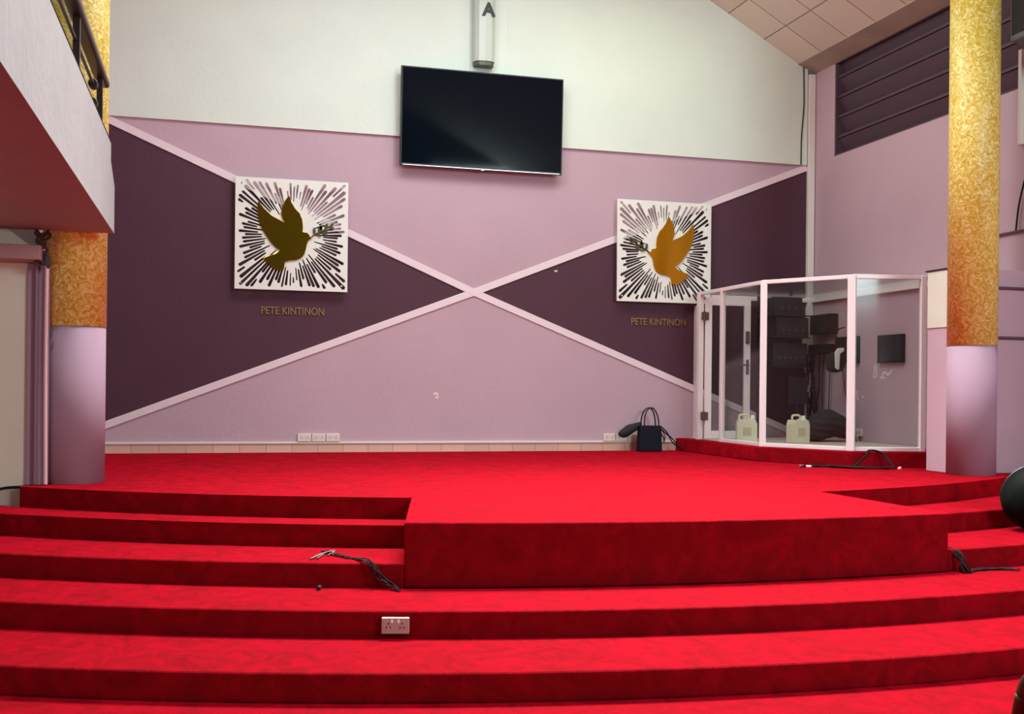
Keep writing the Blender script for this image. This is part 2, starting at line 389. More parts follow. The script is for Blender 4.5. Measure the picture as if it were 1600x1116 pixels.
# ceiling, two slopes (each in its own tilted frame so the tiles run with it)
def slope(name, side):
    L = (XR-.25-RX)/cos(math.atan(SL)) if side > 0 else (RX+4.8)/cos(math.atan(SL))
    bm = NB(); box(bm, 0, L, -17.1, .0, 0, .06)
    o = struct(link(name, bm, M['ceiling']))
    x0 = XR-.25 if side > 0 else RX-(L*cos(math.atan(SL)))
    z0 = roofz(x0)
    a = math.atan(SL)
    if side > 0: o.rotation_euler = (0, 0, 0); o.matrix_world = Matrix(((-cos(a), 0, sin(a), x0), (0, 1, 0, YW), (sin(a), 0, cos(a), z0), (0, 0, 0, 1)))
    else: o.matrix_world = Matrix(((cos(a), 0, -sin(a), x0), (0, 1, 0, YW), (sin(a), 0, cos(a), z0), (0, 0, 0, 1)))
slope('ceiling', 1); slope('ceiling', -1)
# eave soffit board between the tiles and the louvred wall
struct(link('trim_9', prism(NB(), [(XR-.27, EAVE), (XR, EAVE-.10), (XR, EAVE+.15), (XR-.27, EAVE+.12)], -4, YW-.04, 'y'), M['soffit']))

# ================================================================== COLUMNS
def column(x, y, zb, ztop, label, k):
    r = .238 if k == 0 else .226
    e = empty('column', (x, y, zb), label, 'column', None)
    bm = cyl(NB(), (0, 0, 0.002), (0, 0, 2.02-zb), r, n=48); link('painted_base', bm, M['lilac'], e, smooth=False)
    bm = cyl(NB(), (0, 0, 2.02-zb), (0, 0, ztop-zb), r+.004, n=48); link('patterned_shaft', bm, M['goldpaper'], e)
    for c in e.children:
        for p in c.data.polygons: p.use_smooth = abs(p.normal.z) < .5
    return e
column(-1.08, 9.34, S, 6.6, 'round column at left, gold patterned above and lilac below, behind the balcony end', 0)
column(7.075, 8.98, S, 6.15, 'round column at right, gold patterned above and lilac below, beside the glass booth', 1)

# ================================================================== BALCONY
b = empty('balcony', (-.76, 9.0, 2.74), 'white fronted balcony with a dark railing jutting in at upper left', 'balcony')
bx_, by_, bz_ = -.76, 9.0, 2.74
def BL(x, y, z): return (x-bx_, y-by_, z-bz_)
bm = box(NB(), -4.6-bx_, -.14, -13-by_+.0, 0, 0, .22); link('slab', bm, M['fascia'], b)
bm = prism(NB(), [(-13-by_, 0), (0, 0), (0, .365), (-.33, .50), (-.33, .63), (-13-by_, .63)], -.14, 0, 'x')
link('fascia', bm, M['fascia'], b)
r_ = NB(); zt = 3.80-bz_
bm = NB()
box(bm, -.10, -.01, -13-by_, -.36, zt-.03, zt+.03)
link('handrail', bm, M['rail'], b, bevel=.022)
for y in (8.38, 7.0, 5.6, 4.2, 2.8):
    bm = box(NB(), -.075, -.035, y-.02-by_, y+.02-by_, .61, zt-.02); link('post', bm, M['rail'], b)
for z in (3.50, 3.63):
    bm = cyl(NB(), (-.06, -13-by_, z-bz_), (-.06, 7.98-by_, z-bz_), .011, n=10)
    link('rail_bar', bm, M['rail'], b)
    bm = cyl(NB(), (-.06, 7.95-by_, z-bz_), (-.06, 8.03-by_, z-bz_), .032, n=16)
    link('knob', bm, M['dark'], b, bevel=.008)
bm = NB(); tube(bm, [BL(-.77, y, 3.382) for y in (-4, 0, 4, 7, 8.6)], .012, k=3); link('ledge_cable', bm, M['cable'], b)

# little things under the balcony end
o = prism(NB(), [(-1.52, 2.737), (-1.30, 2.737), (-1.30, 2.615), (-1.36, 2.615)], YLIM-.16, YLIM-.05, 'y')
tag(link('corbel', o, M['fascia'], bevel=.004), 'small pale wedge bracket under the balcony beside the left column', 'bracket')
bm = NB(); q = Vector((-1.255, YLIM-.14, 0))
for j in range(5):
    P = []
    for i in range(9):
        t = i/8; P.append((q.x+.035*sin(9*t+j*1.3)-.01*j, q.y-.02-.012*j+.02*cos(7*t+j), 2.73-.26*t+.02*sin(j*2+5*t)))
    tube(bm, P, .011, n=6, k=4)
cyl(bm, (q.x, q.y-.02, 2.47), (q.x+.01, q.y-.02, 2.54), .035, n=14)
tag(link('cable_bunch', bm, mat('dusty_cable', (58, 54, 50), .7)), 'tangled dark cable bunch hanging at the top of the left pipes', 'cable')['kind'] = 'stuff'
bm = NB(); tube(bm, [(-1.255, YLIM-.06, 2.50), (-1.257, YLIM-.06, 1.6), (-1.25, YLIM-.06, S+.01)], .014, n=12)
tag(link('wall_pipe', bm, mat('gloss_pink_pipe', (224, 190, 196), .2)), 'glossy pink vertical pipe running down beside the left column', 'pipe')
bm = NB(); tube(bm, [(-1.33, YLIM-.055, 2.50), (-1.33, YLIM-.055, S+.01)], .016, n=12, k=2)
tag(link('wall_pipe', bm, mat('mauve_pipe', (120, 86, 100), .4)), 'dull mauve vertical pipe at the edge of the beige wall', 'pipe')
bm = NB(); tube(bm, [(-1.43, YLIM-.02, S-.012), (-1.55, YLIM-.02, S-.02), (-1.70, YLIM-.02, S-.055), (-2.0, YLIM-.02, S-.09)], .010, n=8)
tag(link('floor_cable', bm, M['cable']), 'thin dark cable running along the bottom of the beige left wall', 'cable')

# ================================================================== DOVE PANELS
PS = 1.30
def panel_mesh(name, parent, mirror):
    """white square sheet with real ray-shaped slots"""
    cu = bpy.data.curves.new(name, 'CURVE'); cu.dimensions = '2D'; cu.fill_mode = 'BOTH'; cu.extrude = .009
    def poly(pts):
        s = cu.splines.new('POLY'); s.points.add(len(pts)-1)
        for p, q in zip(s.points, pts): p.co = (q[0], q[1], 0, 1)
        s.use_cyclic_u = True
    h = PS/2; poly([(-h, -h), (h, -h), (h, h), (-h, h)])
    rnd = random.Random(31); cx, cy = (.0, .0); lim = h-.028
    N = 84
    for i in range(N):
        a = 2*pi*(i+.5)/N+rnd.uniform(-.010, .010); d = Vector((cos(a), sin(a)))
        rm = lim/max(abs(d.x), abs(d.y))                     # distance to the edge
        kind = i % 4
        if kind == 0: segs = [(.25+rnd.uniform(0, .06), rm-rnd.uniform(0, .1), .0105)]
        elif kind == 1: segs = [(.34+rnd.uniform(-.04, .05), rm-rnd.uniform(0, .03), .0135)]
        elif kind == 2: segs = [(.33+rnd.uniform(-.03, .05), min(.56+rnd.uniform(-.05, .06), rm-.02), .009)] + ([(.66, rm, .011)] if rm > .72 else [])
        else: segs = [(.38+rnd.uniform(-.04, .05), rm-rnd.uniform(0, .12), .012)]
        if abs(d.y) > .97: segs = [(s0+.08, s1, w*.62) for s0, s1, w in segs]
        nn = Vector((-d.y, d.x))
        for r0, r1, wd in segs:
            if r1-r0 < .05: continue
            wd *= 1.75; w0 = wd*.6; w1 = wd*(.75+.4*rnd.random())
            w1 = min(w1, r1*pi/N*.74); w0 = min(w0, r0*pi/N*.66)
            e1 = min(r1, rm)
            P = [d*r0+nn*0, d*(r0+.012)+nn*w0, d*(e1-.014)+nn*w1, d*e1, d*(e1-.014)-nn*w1, d*(r0+.012)-nn*w0]
            if mirror: P = [Vector((-p.x, p.y)) for p in P]
            poly([(p.x, p.y) for p in P])
    t = bpy.data.objects.new('src', cu); COL.objects.link(t)
    me = bpy.data.meshes.new_from_object(t.evaluated_get(bpy.context.evaluated_depsgraph_get())); bpy.data.objects.remove(t)
    me.name = name; me.materials.clear(); me.materials.append(M['panel'])
    o = bpy.data.objects.new(name, me); COL.objects.link(o); o.parent = parent; o.rotation_euler = (rad(90), 0, 0); return o
DOVE = [(262, 250), (300, 298), (350, 343), (432, 381), (414, 330), (420, 285), (440, 240), (466, 203), (482, 250), (508, 290), (538, 320), (556, 362), (561, 405), (560, 440),
        (575, 446), (590, 447), (603, 458), (610, 470), (628, 481), (612, 486), (600, 498), (590, 520), (583, 555), (572, 592), (552, 616), (515, 632), (470, 636), (443, 648),
        (437, 695), (402, 703), (366, 690), (330, 662), (299, 625), (330, 612), (368, 598), (392, 585), (410, 570), (385, 556), (352, 525), (318, 480), (288, 432), (268, 385), (256, 310)]
def cr2l(p): return ((p[0]-490)/755*PS, (464-p[1])/735*PS)
def leaf(c, a, L, w):
    d = Vector((cos(a), sin(a))); n_ = Vector((-d.y, d.x)); c = Vector(c)
    return [tuple(c+d*L*t+n_*w*s) for t, s in ((0, 0), (.3, .8), (.6, 1), (1, 0), (.6, -1), (.3, -.8))]
def dove_panel(cx, cz, mirror, label):
    e = empty('dove_panel', (cx, YW-.10, cz), label, 'wall art', 'square dove panels on the back wall')
    panel_mesh('ray_sheet', e, mirror)
    sg = -1 if mirror else 1
    D = [(cr2l(p)[0]*sg, cr2l(p)[1]) for p in DOVE]
    link('dove', prism(NB(), D, -.030, -.018, 'y'), M['gold'], e, bevel=.003)
    bm = NB()
    st = [cr2l(p) for p in ((614, 478), (645, 452), (690, 432), (735, 400), (765, 388))]
    tube(bm, [(p[0]*sg, -.024, p[1]) for p in st], .0075, n=8)
    for (c, a, L, w) in (((640, 455), 95, .085, .017), ((665, 443), 70, .10, .020), ((690, 432), 110, .075, .018), ((690, 432), -40, .075, .018), ((715, 414), 75, .07, .016),
                         ((650, 450), -25, .07, .014), ((735, 402), -10, .07, .017), ((745, 395), 40, .06, .014), ((710, 420), -60, .06, .014)):
        L_ = [(x*sg, y) for x, y in leaf(cr2l(c), rad(a), L, w)]
        prism(bm, L_, -.030, -.019, 'y')
    link('olive_branch', bm, mat('dark_bronze', (80, 72, 36), .35, metal=.7), e)
    for x in (-.58, .58):
        for z in (-.58, .58):
            link('standoff', cyl(NB(), (x, -.014, z), (x, .099, z), .011, n=12), M['silver'], e)
dove_panel(.87, 3.333, False, 'left square white ray panel with a dark gold dove flying right, on the purple wall')
dove_panel(5.58, 3.335, True, 'right square white ray panel with a bright gold dove flying left, above the booth door')
def caption(cx, cz, w, label):
    e = text_mesh('caption', 'PETE KINTINON', .125, .008, M['goldletter'], None, (cx, YW-.006, cz-.045), (rad(90), 0, 0), width=w, bold=.0015)
    tag(e, label, 'lettering', 'gold captions below the dove panels')
caption(.895, 2.45, .73, 'small gold raised lettering under the left dove panel')
caption(5.55, 2.44, .76, 'small gold raised lettering under the right dove panel')

# ================================================================== TELEVISION
e = empty('television', (3.145, YW-.13, 4.82), 'large black flat television mounted high in the middle of the back wall', 'television')
tw, th = 2.035, 1.185
o = link('casing', box(NB(), -tw/2, tw/2, -.012, .045, -th/2, th/2), M['dark'], e, bevel=.006)
link('screen', box(NB(), -tw/2+.016, tw/2-.016, -.0145, -.0125, -th/2+.030, th/2-.016), M['screen'], e)
link('bottom_bezel', box(NB(), -tw/2+.03, tw/2-.03, -.016, -.012, -th/2+.004, -th/2+.013), M['silver'], e)
link('logo', box(NB(), -.02, .02, -.018, -.012, -th/2-.008, -th/2+.012), mat('logo_chrome', (235, 235, 235), .2, metal=.3), e, bevel=.003)
bm = NB(); box(bm, -.35, .35, .045, .129, -.25, .25); box(bm, -.75, .75, .045, .075, -.42, .1); link('wall_mount', bm, M['dark'], e, bevel=.01)
e.rotation_euler = (rad(2), 0, 0)
e.location.y = YW-.17

# casing above the television
e = empty('column_speaker', (3.155, YW-.075, 5.50), 'tall narrow white casing with dark lower cap hanging above the television', 'speaker')
bm = NB(); prof = [(.135*(1 if abs(s) < 2 else 1)*sin(t)*1.0, -.12*abs(cos(t))**.6) for s, t in [(0, -pi/2+pi*i/14) for i in range(15)]]
pts = [(-.135, 0), (-.135, -.06), (-.12, -.10), (-.08, -.13), (0, -.14), (.08, -.13), (.12, -.10), (.135, -.06), (.135, 0)]
prism(bm, pts, .05, 1.55, 'z'); link('body', bm, mat('gloss_white', (190, 203, 194), .3), e, bevel=.006)
bm = NB(); prism(bm, [(x*.92, y*.92) for x, y in pts], .0, .05, 'z'); link('lower_cap', bm, mat('dark_grey_cap', (84, 88, 78), .4), e, bevel=.01)
text_mesh('letter', 'A', .22, .004, M['dark'], e, (.035, -.142, .605), (rad(90), 0, 0), bold=.009)
bm = NB(); cyl(bm, (.035, -.143, .82), (.035, -.143, 1.5), .007, n=8); link('cord', bm, M['cablegrey'], e)

# ================================================================== SOCKETS
def socket(parent, x, y, z, w=.155, h=.088, d=.035, ports=True, m='socket'):
    """one double socket outlet; faces -Y"""
    f = link('outlet', box(NB(), x-w/2, x+w/2, y-d, y, z-h/2, z+h/2), M[m], parent, bevel=.005)
    if ports:
        for sx in (-.038, .038):
            bm = NB()
            for dx, dz in ((0, .014), (-.011, -.008), (.011, -.008)): box(bm, x+sx+dx-.003, x+sx+dx+.003, y-d-.001, y-d+.004, z+dz-.005, z+dz+.005)
            link('pin_slots', bm, M['dark'], parent)
    for sx in (-.018, .018): link('switch', box(NB(), x+sx-.006, x+sx+.006, y-d-.004, y-d, z+.018, z+.034), M['panel'], parent)
e = empty('socket_bank', (1.21, YW, .95), 'row of three white double sockets low on the pink wall at left', 'socket')
for i in range(3): socket(e, (i-1)*.168, 0, 0, .160, .095)
e = empty('socket_bank', (5.05, YW, .945), 'row of white sockets low on the wall partly behind the navy tote bag', 'socket')
for i in range(3): socket(e, (i-1)*.168, 0, 0, .160, .095)
xs_ = 1.0; e = empty('double_socket', (xs_, arc(4, xs_)-.001, .232), 'single white double socket fixed to the riser of the second long step', 'socket', rz=math.atan2(-(ARC[4][1]-arc(4, xs_)), 0)*0 + math.asin((xs_-ARC[4][0])/ARC[4][2]))
socket(e, 0, 0, 0, .155, .09, m='dusty')
e = empty('wall_socket', (XR, 11.93, 1.055), 'small cream socket with a white lead inside the booth on the right wall', 'socket', rz=rad(-90))
socket(e, 0, 0, 0, .12, .088)
bm = NB(); tube(bm, [(0, -.03, -.03), (0, -.045, -.07), (.005, -.02, -.13), (.02, -.05, -.18)], .007); link('lead', bm, M['socket'], e)

# ================================================================== WALL WIRE, SCUFFS
bm = NB(); tube(bm, [(7.59, YW-.045, 5.95), (7.60, YW-.045, 5.4), (7.57, YW-.045, 5.0), (7.565, YW-.045, 4.6)], .007)
tag(link('wall_wire', bm, M['cable']), 'thin dark wire hanging down the white wall beside the right corner', 'wire')
def patch(pts, label, r=.012, wall='x'):
    bm = NB()
    for P in pts: tube(bm, P, r, n=6, k=4)
    for v in bm.verts:
        if wall == 'x': v.co.x = XR-.002+(v.co.x-XR)*.15
        else: v.co.y = YW-.002+(v.co.y-YW)*.15
    tag(link('plaster_scar', bm, M['scuff']), label, 'wall mark')
patch([[(XR, 11.66, 1.74), (XR, 11.62, 1.90), (XR, 11.60, 1.76), (XR, 11.66, 1.75)], [(XR, 11.50, 1.72), (XR, 11.44, 1.80), (XR, 11.36, 1.77), (XR, 11.28, 1.83)], [(XR, 11.52, 1.74), (XR, 11.42, 1.73)]], 'scribble of bare plaster on the right wall under the black squares')
patch([[(XR, 12.00, 1.58), (XR, 12.01, 1.50), (XR, 11.98, 1.45)], [(XR, 11.90, 1.51), (XR, 11.86, 1.49)]], 'small bare plaster nick on the right wall above the booth socket')
patch([[(2.60, YW, 1.47), (2.625, YW, 1.49), (2.65, YW, 1.46)], [(2.62, YW, 1.44), (2.66, YW, 1.43)]], 'small white plaster chip on the pink wall below the crossing strips', .014, 'y')
patch([[(4.13, YW, 3.04), (4.17, YW, 3.05)]], 'tiny white chip on the diagonal strip right of the crossing', .010, 'y')

# ================================================================== GLASS BOOTH
bz = S+.16
A = (5.93, 12.98); A1 = (5.935, 12.66); Bp = (5.94, 12.04); Cp = (5.95, 11.04); Dp = (6.51, 10.16); Ep = (7.24, 9.97)
# carpeted plinth
P = [(5.80, YW-.013), (5.83, 12.0), (5.84, 10.98), (6.44, 10.02), (7.22, 9.78), (XR, 9.78), (XR, YW-.013)]
tag(link('booth_plinth', prism(NB(), P, S, bz), M['carpet'], bevel=.012), 'low red carpeted plinth under the glass booth', 'plinth')
# pale vinyl inside
bt = 2.80
e = empty('glass_booth', (6.7, 11.2, bz), 'white framed angular glass booth standing at the right end of the stage', 'booth')
O = Vector((6.7, 11.2, bz))
def L3(p, z): return Vector((p[0], p[1], z))-O
def post(p, w, ang, z1=bt, nm='post', d=None):
    d = d or w
    bm = NB(); Mx = Matrix.Translation(L3(p, 0)) @ Matrix.Rotation(ang, 4, 'Z'); box(bm, -w/2, w/2, -d/2, d/2, bz+.001, z1, M4=Mx)
    link(nm, bm, M['alu'], e, bevel=.006)
def bar(p, q, z0, z1, w=.045, nm='rail'):
    a = atan2(q[1]-p[1], q[0]-p[0]); Ln = (Vector(q)-Vector(p)).length
    bm = NB(); Mx = Matrix.Translation(L3(p, 0)) @ Matrix.Rotation(a, 4, 'Z'); box(bm, 0, Ln, -w/2, w/2, z0, z1, M4=Mx)
    link(nm, bm, M['alu'], e, bevel=.005)
def pane(p, q, z0, z1, nm='glass_pane'):
    a = atan2(q[1]-p[1], q[0]-p[0]); Ln = (Vector(q)-Vector(p)).length
    bm = NB(); Mx = Matrix.Translation(L3(p, 0)) @ Matrix.Rotation(a, 4, 'Z'); box(bm, .01, Ln-.01, -.003, .003, z0, z1, M4=Mx)
    return link(nm, bm, M['glass'], e)
post(A1, .07, 0); post(Bp, .055, 0); post(Cp, .075, rad(-30)); post(Dp, .085, rad(-40)); post(Ep, .06, rad(-8)); post((6.045, YW-.165), .05, 0); bar((6.06, YW-.01), (6.045, YW-.14), bz+.001, 2.66, .03, 'filler_panel')
for p, q in ((Bp, Cp), (Cp, Dp), (Dp, Ep)):
    bar(p, q, bz+.001, bz+.045); bar(p, q, bt-.04, bt+.005); pane(p, q, bz+.04, bt-.035)
bar(A1, Bp, bt-.04, bt+.005); bar((6.04, YW-.19), A1, bt-.04, bt+.005)
bar((6.04, YW-.19), A1, bz+.001, bt-.041, .03, 'filler_panel')
bar(Ep, (XR-.005, 9.97), bz+.001, bz+.045); bar(Ep, (XR-.005, 9.97), bt-.04, bt+.005); pane(Ep, (XR-.005, 9.97), bz+.04, bt-.035)
bar((XR-.03, 9.95), (XR-.03, YW-.07), bt-.05, bt+.05, .05, 'wall_rail'); bar((6.26, YW-.04), (XR-.11, YW-.04), bt-.05, bt+.01, .05, 'wall_rail')
bm = prism(NB(), [(x-O.x, y-O.y) for x, y in ((5.99, YW-.16), Bp, Cp, Dp, Ep, (XR-.06, 9.97), (XR-.06, YW-.16))], bt+.006-bz, bt+.014-bz, 'z')
link('roof_pane', bm, M['glass'], e)
bm = prism(NB(), [(x-O.x, y-O.y) for x, y in ((5.97, YW-.03), (5.975, 12.0), (6.0, 11.07), (6.54, 10.2), (7.25, 10.01), (XR-.01, 10.01), (XR-.01, YW-.03))], .001, .008, 'z')
link('floor_sheet', bm, mat('pale_vinyl', (200, 190, 178), .45, var=.05), e)
# open door leaf hinged on the first post, swung inward
dx0, dx1, dy = 5.975, 6.58, 12.60
dr = bpy.data.objects.new('door', None); COL.objects.link(dr); dr.parent = e; dr.location = L3((dx0, dy), bz)
dr.rotation_euler = (0, 0, rad(-4))
dw = dx1-dx0; dh = 1.80; st = .085
bm = NB(); box(bm, 0, st, -.02, .02, .015, dh); box(bm, dw-st, dw, -.02, .02, .015, dh); box(bm, st, dw-st, -.02, .02, .015, .115); box(bm, st, dw-st, -.02, .02, dh-.1, dh)
link('door_frame', bm, M['alu'], dr, bevel=.004)
link('door_glass', box(NB(), st, dw-st, -.003, .003, .11, dh-.095), M['glass'], dr)
bm = NB(); box(bm, dw-.06, dw-.025, -.03, -.02, .83, 1.02); cyl(bm, (dw-.043, -.02, .95), (dw-.043, -.07, .95), .01, n=10); box(bm, dw-.15, dw-.035, -.078, -.062, .94, .96)
link('door_handle', bm, mat('grey_handle', (96, 88, 92), .35, metal=.6), dr, bevel=.003)
link('door_closer', box(NB(), dw-.07, dw-.02, -.045, -.02, 1.22, 1.38), M['cablegrey'], dr, bevel=.01)
for z in (.30, 1.56):
    bm = NB(); cyl(bm, (-.025, -.035, z-.06), (-.025, -.035, z+.06), .014, n=12); box(bm, -.06, .04, -.028, -.022, z-.05, z+.05)
    link('hinge', bm, M['cablegrey'], dr, bevel=.002)

# ---- things inside the booth
def blackbox(name, x0, x1, y0, y1, z0, z1, label, cat, group=None, knobs=3, m='dark'):
    c = Vector(((x0+x1)/2, (y0+y1)/2, z0))
    e = empty(name, c, label, cat, group)
    hx, hy, h = (x1-x0)/2, (y1-y0)/2, z1-z0
    link('body', box(NB(), -hx, hx, -hy, hy, 0, h), M[m], e, bevel=.008)
    for i in range(knobs): x = -hx+2*hx*(i+1)/(knobs+1); link('knob', cyl(NB(), (x, -hy-.015, h*.35), (x, -hy, h*.35), .014, n=12), M['cablegrey'], e)
    link('front_panel', box(NB(), -hx+.02, hx-.02, -hy-.004, -hy, h*.18, h*.85), M['dark2'], e)
    return e
# wall rack that carries them
e = empty('equipment_rack', (7.05, 12.9, bz), 'dark metal upright rack in the booth corner carrying black boxes', 'rack')
for x in (-.17, .30): link('upright', box(NB(), x-.015, x+.015, -.02, .02, .011, 1.86), M['dark'], e)
for z in (1.60, 1.32, .95): link('shelf', box(NB(), -.22, .34, -.42, -.021, z-.012, z), M['dark'], e)
Z = bz
blackbox('amplifier', 6.90, 7.30, 12.52, 12.86, Z+1.60, Z+1.83, 'black amplifier on the top shelf of the booth rack', 'amplifier', 'amplifiers on the booth rack')
blackbox('amplifier', 6.92, 7.38, 12.50, 12.86, Z+1.32, Z+1.57, 'wide black amplifier on the middle shelf of the booth rack', 'amplifier', 'amplifiers on the booth rack', 4)
blackbox('amplifier', 6.88, 7.36, 12.50, 12.86, Z+.95, Z+1.24, 'black mixer box on the lowest shelf of the booth rack', 'amplifier', 'amplifiers on the booth rack', 5)
# boxes on the right wall close to the corner
def wallbox(name, y0, y1, z0, z1, d, label, cat, group=None, face='dark2'):
    e = empty(name, (XR, (y0+y1)/2, z0), label, cat, group)
    h = z1-z0; w = (y1-y0)/2
    link('body', box(NB(), -d, 0, -w, w, 0, h), M['dark'], e, bevel=.006)
    link('front_panel', box(NB(), -d-.004, -d, -w+.02, w-.02, .02, h-.02), M[face], e)
wallbox('wall_receiver', 12.45, 12.95, 2.31, 2.57, .12, 'dark receiver box high on the right wall beside the corner trim', 'receiver')
wallbox('wall_receiver', 12.52, 12.98, 2.05, 2.18, .12, 'flat dark box on the right wall with cables hanging below it', 'receiver')
wallbox('acoustic_square', 11.95, 12.44, 1.92, 2.26, .05, 'black square on the booth wall partly behind the thick booth post', 'wall panel', 'black squares on the booth wall')
wallbox('acoustic_square', 11.03, 11.52, 1.91, 2.245, .05, 'black square on the booth wall in the right hand glass pane', 'wall panel', 'black squares on the booth wall')
# cable bundles in the corner
bm = NB(); rnd = random.Random(5)
for j in range(12):
    x = 7.60+rnd.uniform(-.04, .10); y = 12.80+rnd.uniform(-.12, .10)
    P = [(x, y, 2.05)]
    for i in range(1, 8): P.append((x+rnd.uniform(-.035, .035), y+rnd.uniform(-.05, .05), 2.05-i*(.14+.012*(j % 4))))
    tube(bm, [(min(p[0], 7.73), p[1], max(p[2], Z+.02)) for p in P], .009, n=6, k=4)
tag(link('cable_bundle', bm, M['cable']), 'bundle of black cables hanging down in the booth corner', 'cable')['kind'] = 'stuff'
bm = NB()
for (y, z0, z1, sw) in ((12.55, 2.04, 1.05, .05), (12.72, 2.05, 1.2, .03), (12.35, 2.2, 1.0, -.30), (12.2, 2.79, 2.58, -.1)):
    tube(bm, [(7.74, y, z0), (7.73, y+sw*.4, (z0+z1)/2+.1), (7.74, y+sw, z1)], .006, n=6)
tag(link('hanging_cable', bm, M['cable']), 'thin dark cables dropping down the right wall inside the booth', 'cable')
bm = NB(); tube(bm, [(7.58, 12.96, 2.32), (7.56, 12.9, 2.0), (7.60, 12.86, 1.75), (7.57, 12.82, 1.55)], [.03, .035, .03, .022], n=10)
tag(link('taped_conduit', bm, mat('yellowed_tape', (206, 190, 160), .5, var=.15, vscale=9)), 'pale taped conduit running down the booth corner in front of the trim', 'conduit')
# black pouch and white cloth
bm = NB(); lathe(bm, [(.03, 0), (.10, .02), (.13, .10), (.11, .2), (.05, .26)], 20, sx=1, sy=.6)
o = link('hanging_pouch', bm, M['dark2'], smooth=True); o.location = (7.55, 12.15, 1.80); tag(o, 'black pouch hanging from the wall beside a white cloth in the booth', 'pouch')
bm = NB(); tube(bm, [(0, 0, .25), (.01, 0, .45), (.10, .08, .55), (.20, .1, .58)], .008); o = link('strap', bm, M['dark2'], bpy.data.objects['hanging_pouch'])
bm = NB()
prism(bm, [(-.05, .02), (-.06, .22), (-.02, .27), (.06, .28), (.07, .24), (.01, .2), (0, 0)], -.012, .012, 'y')
o = link('white_cloth', bm, M['panel'], bevel=.008); o.location = (7.50, 11.98, 1.83); tag(o, 'small white cloth hung over the black pouch in the booth', 'cloth')
# covered heap and folded stand
bm = NB(); rnd = random.Random(11)
bmesh.ops.create_icosphere(bm, subdivisions=4, radius=1)
for v in bm.verts:
    n_ = v.co.copy(); f = 1+.10*sin(5*n_.x+2*n_.z)+.08*sin(7*n_.y+3*n_.x)+.05*sin(13*n_.z+9*n_.x)
    v.co = Vector((n_.x*.36*f, n_.y*.26*f, n_.z*.17*f+.15)); v.co.z = max(v.co.z, 0)
    v.co.z += .05*max(0, sin(6*v.co.x+1))
o = link('black_bag_heap', bm, M['dark2'], smooth=True); o.location = (7.34, 12.0, Z+.012); tag(o, 'low black fabric heap on the booth floor under the cables', 'bag')
e = empty('folded_stand', (7.13, 12.36, Z+.010), 'folded black music stand leaning upright behind the black heap', 'stand')
link('pole', cyl(NB(), (0, 0, .0), (.05, .04, .78), .014, n=10), M['dark'], e)
link('tray', box(NB(), -.10, .16, .0, .02, .45, .80), M['dark'], e, bevel=.005)
for a in (0, 120, 240): link('leg', tube(NB(), [(0, 0, .16), (.12*cos(rad(a)), .12*sin(rad(a)), .02)], .009, k=2), M['dark'], e)
def jerrycan(x, y, rz, label):
    e = empty('jerrycan', (x, y, Z+.009), label, 'jerrycan', 'jerrycans in the booth', rad(rz))
    bm = NB(); prism(bm, [(-.115, 0), (.115, 0), (.12, .02), (.12, .22), (.10, .27), (.055, .29), (.03, .275), (-.10, .275), (-.12, .22), (-.12, .02)], -.07, .07, 'y')
    link('body', bm, M['jerry'], e, bevel=.015)
    bm = NB(); tube(bm, [(-.085, 0, .265), (-.085, 0, .315), (-.06, 0, .33), (0, 0, .33), (.025, 0, .315), (.03, 0, .27)], .013, n=10); link('handle', bm, M['jerry'], e, smooth=True)
    bm = NB(); cyl(bm, (.075, 0, .28), (.075, 0, .325), .026, .024, n=20); link('cap', bm, M['panel'], e, bevel=.003)
    link('label_patch', box(NB(), -.05, .05, -.072, -.0695, .08, .18), mat('tan_label', (196, 184, 150), .6), e)
jerrycan(6.72, 11.60, 8, 'milky plastic jerrycan on the booth floor in the wide middle pane')
jerrycan(6.12, 11.75, -20, 'milky plastic jerrycan added by the booth door in place of a reflection in the glass')  # extra can standing in for the first one's reflection in the glass

# low wall beside the booth with a cream upper panel
e = None
struct(link('wall_side_right', box(NB(), 6.93, XR, 9.06, 9.47, S, 2.78), M['pink'], bevel=.01))
struct(link('trim_10', box(NB(), 6.922, 6.93, 9.07, 9.46, 2.21, 2.77), M['cream']))
struct(link('trim_11', box(NB(), 6.915, 6.95, 9.05, 9.49, 2.775, 2.79), M['rail']))

# right wall pipes and cables beyond the column
for z, lb in ((2.60, 'upper mauve conduit across the low wall right of the right column'), (2.11, 'lower mauve conduit across the low wall right of the right column')):
    tag(link('wall_conduit', tube(NB(), [(7.05, 9.042, z), (XR-.01, 9.042, z)], .014, n=10, k=1), mat('mauve_conduit', (96, 66, 80), .5)), lb, 'conduit')
tag(link('wall_conduit', tube(NB(), [(XR-.016, 9.06, 3.19), (XR-.016, 9.6, 3.19)], .014, n=10, k=1), mat('mauve_conduit', (96, 66, 80), .5)), 'highest mauve conduit on the right wall beside the gold column', 'conduit')
tag(link('wall_lead', tube(NB(), [(XR-.03, 9.20, 3.20), (XR-.03, 9.16, 3.45), (XR-.03, 9.08, 3.7)], .009), M['cable']), 'dark lead rising to the right from the highest conduit', 'cable')
e = empty('wall_speaker', (7.47, 8.57, 4.90), 'grey blue wall speaker at the top right corner beside the gold column', 'speaker')
bm = NB(); prism(bm, [(-.20, .17), (.12, .24), (.24, .24), (.24, -.2), (.0, -.24), (-.20, -.10)], 0, .62, 'z')
link('cabinet', bm, M['greyblue'], e, bevel=.03)
link('bracket', box(NB(), .1, .26, -.03, .03, -.12, .02), M['dark'], e)
link('grille', box(NB(), -.205, -.198, -.08, .14, .06, .56), M['dark2'], e)
bm = NB(); box(bm, XR-.05, XR-.01, 9.12, 9.17, 4.05, 5.0)
tag(link('wall_batten', bm, M['trim'], bevel=.006), 'thin white vertical batten on the wall below the grey speaker', 'batten')

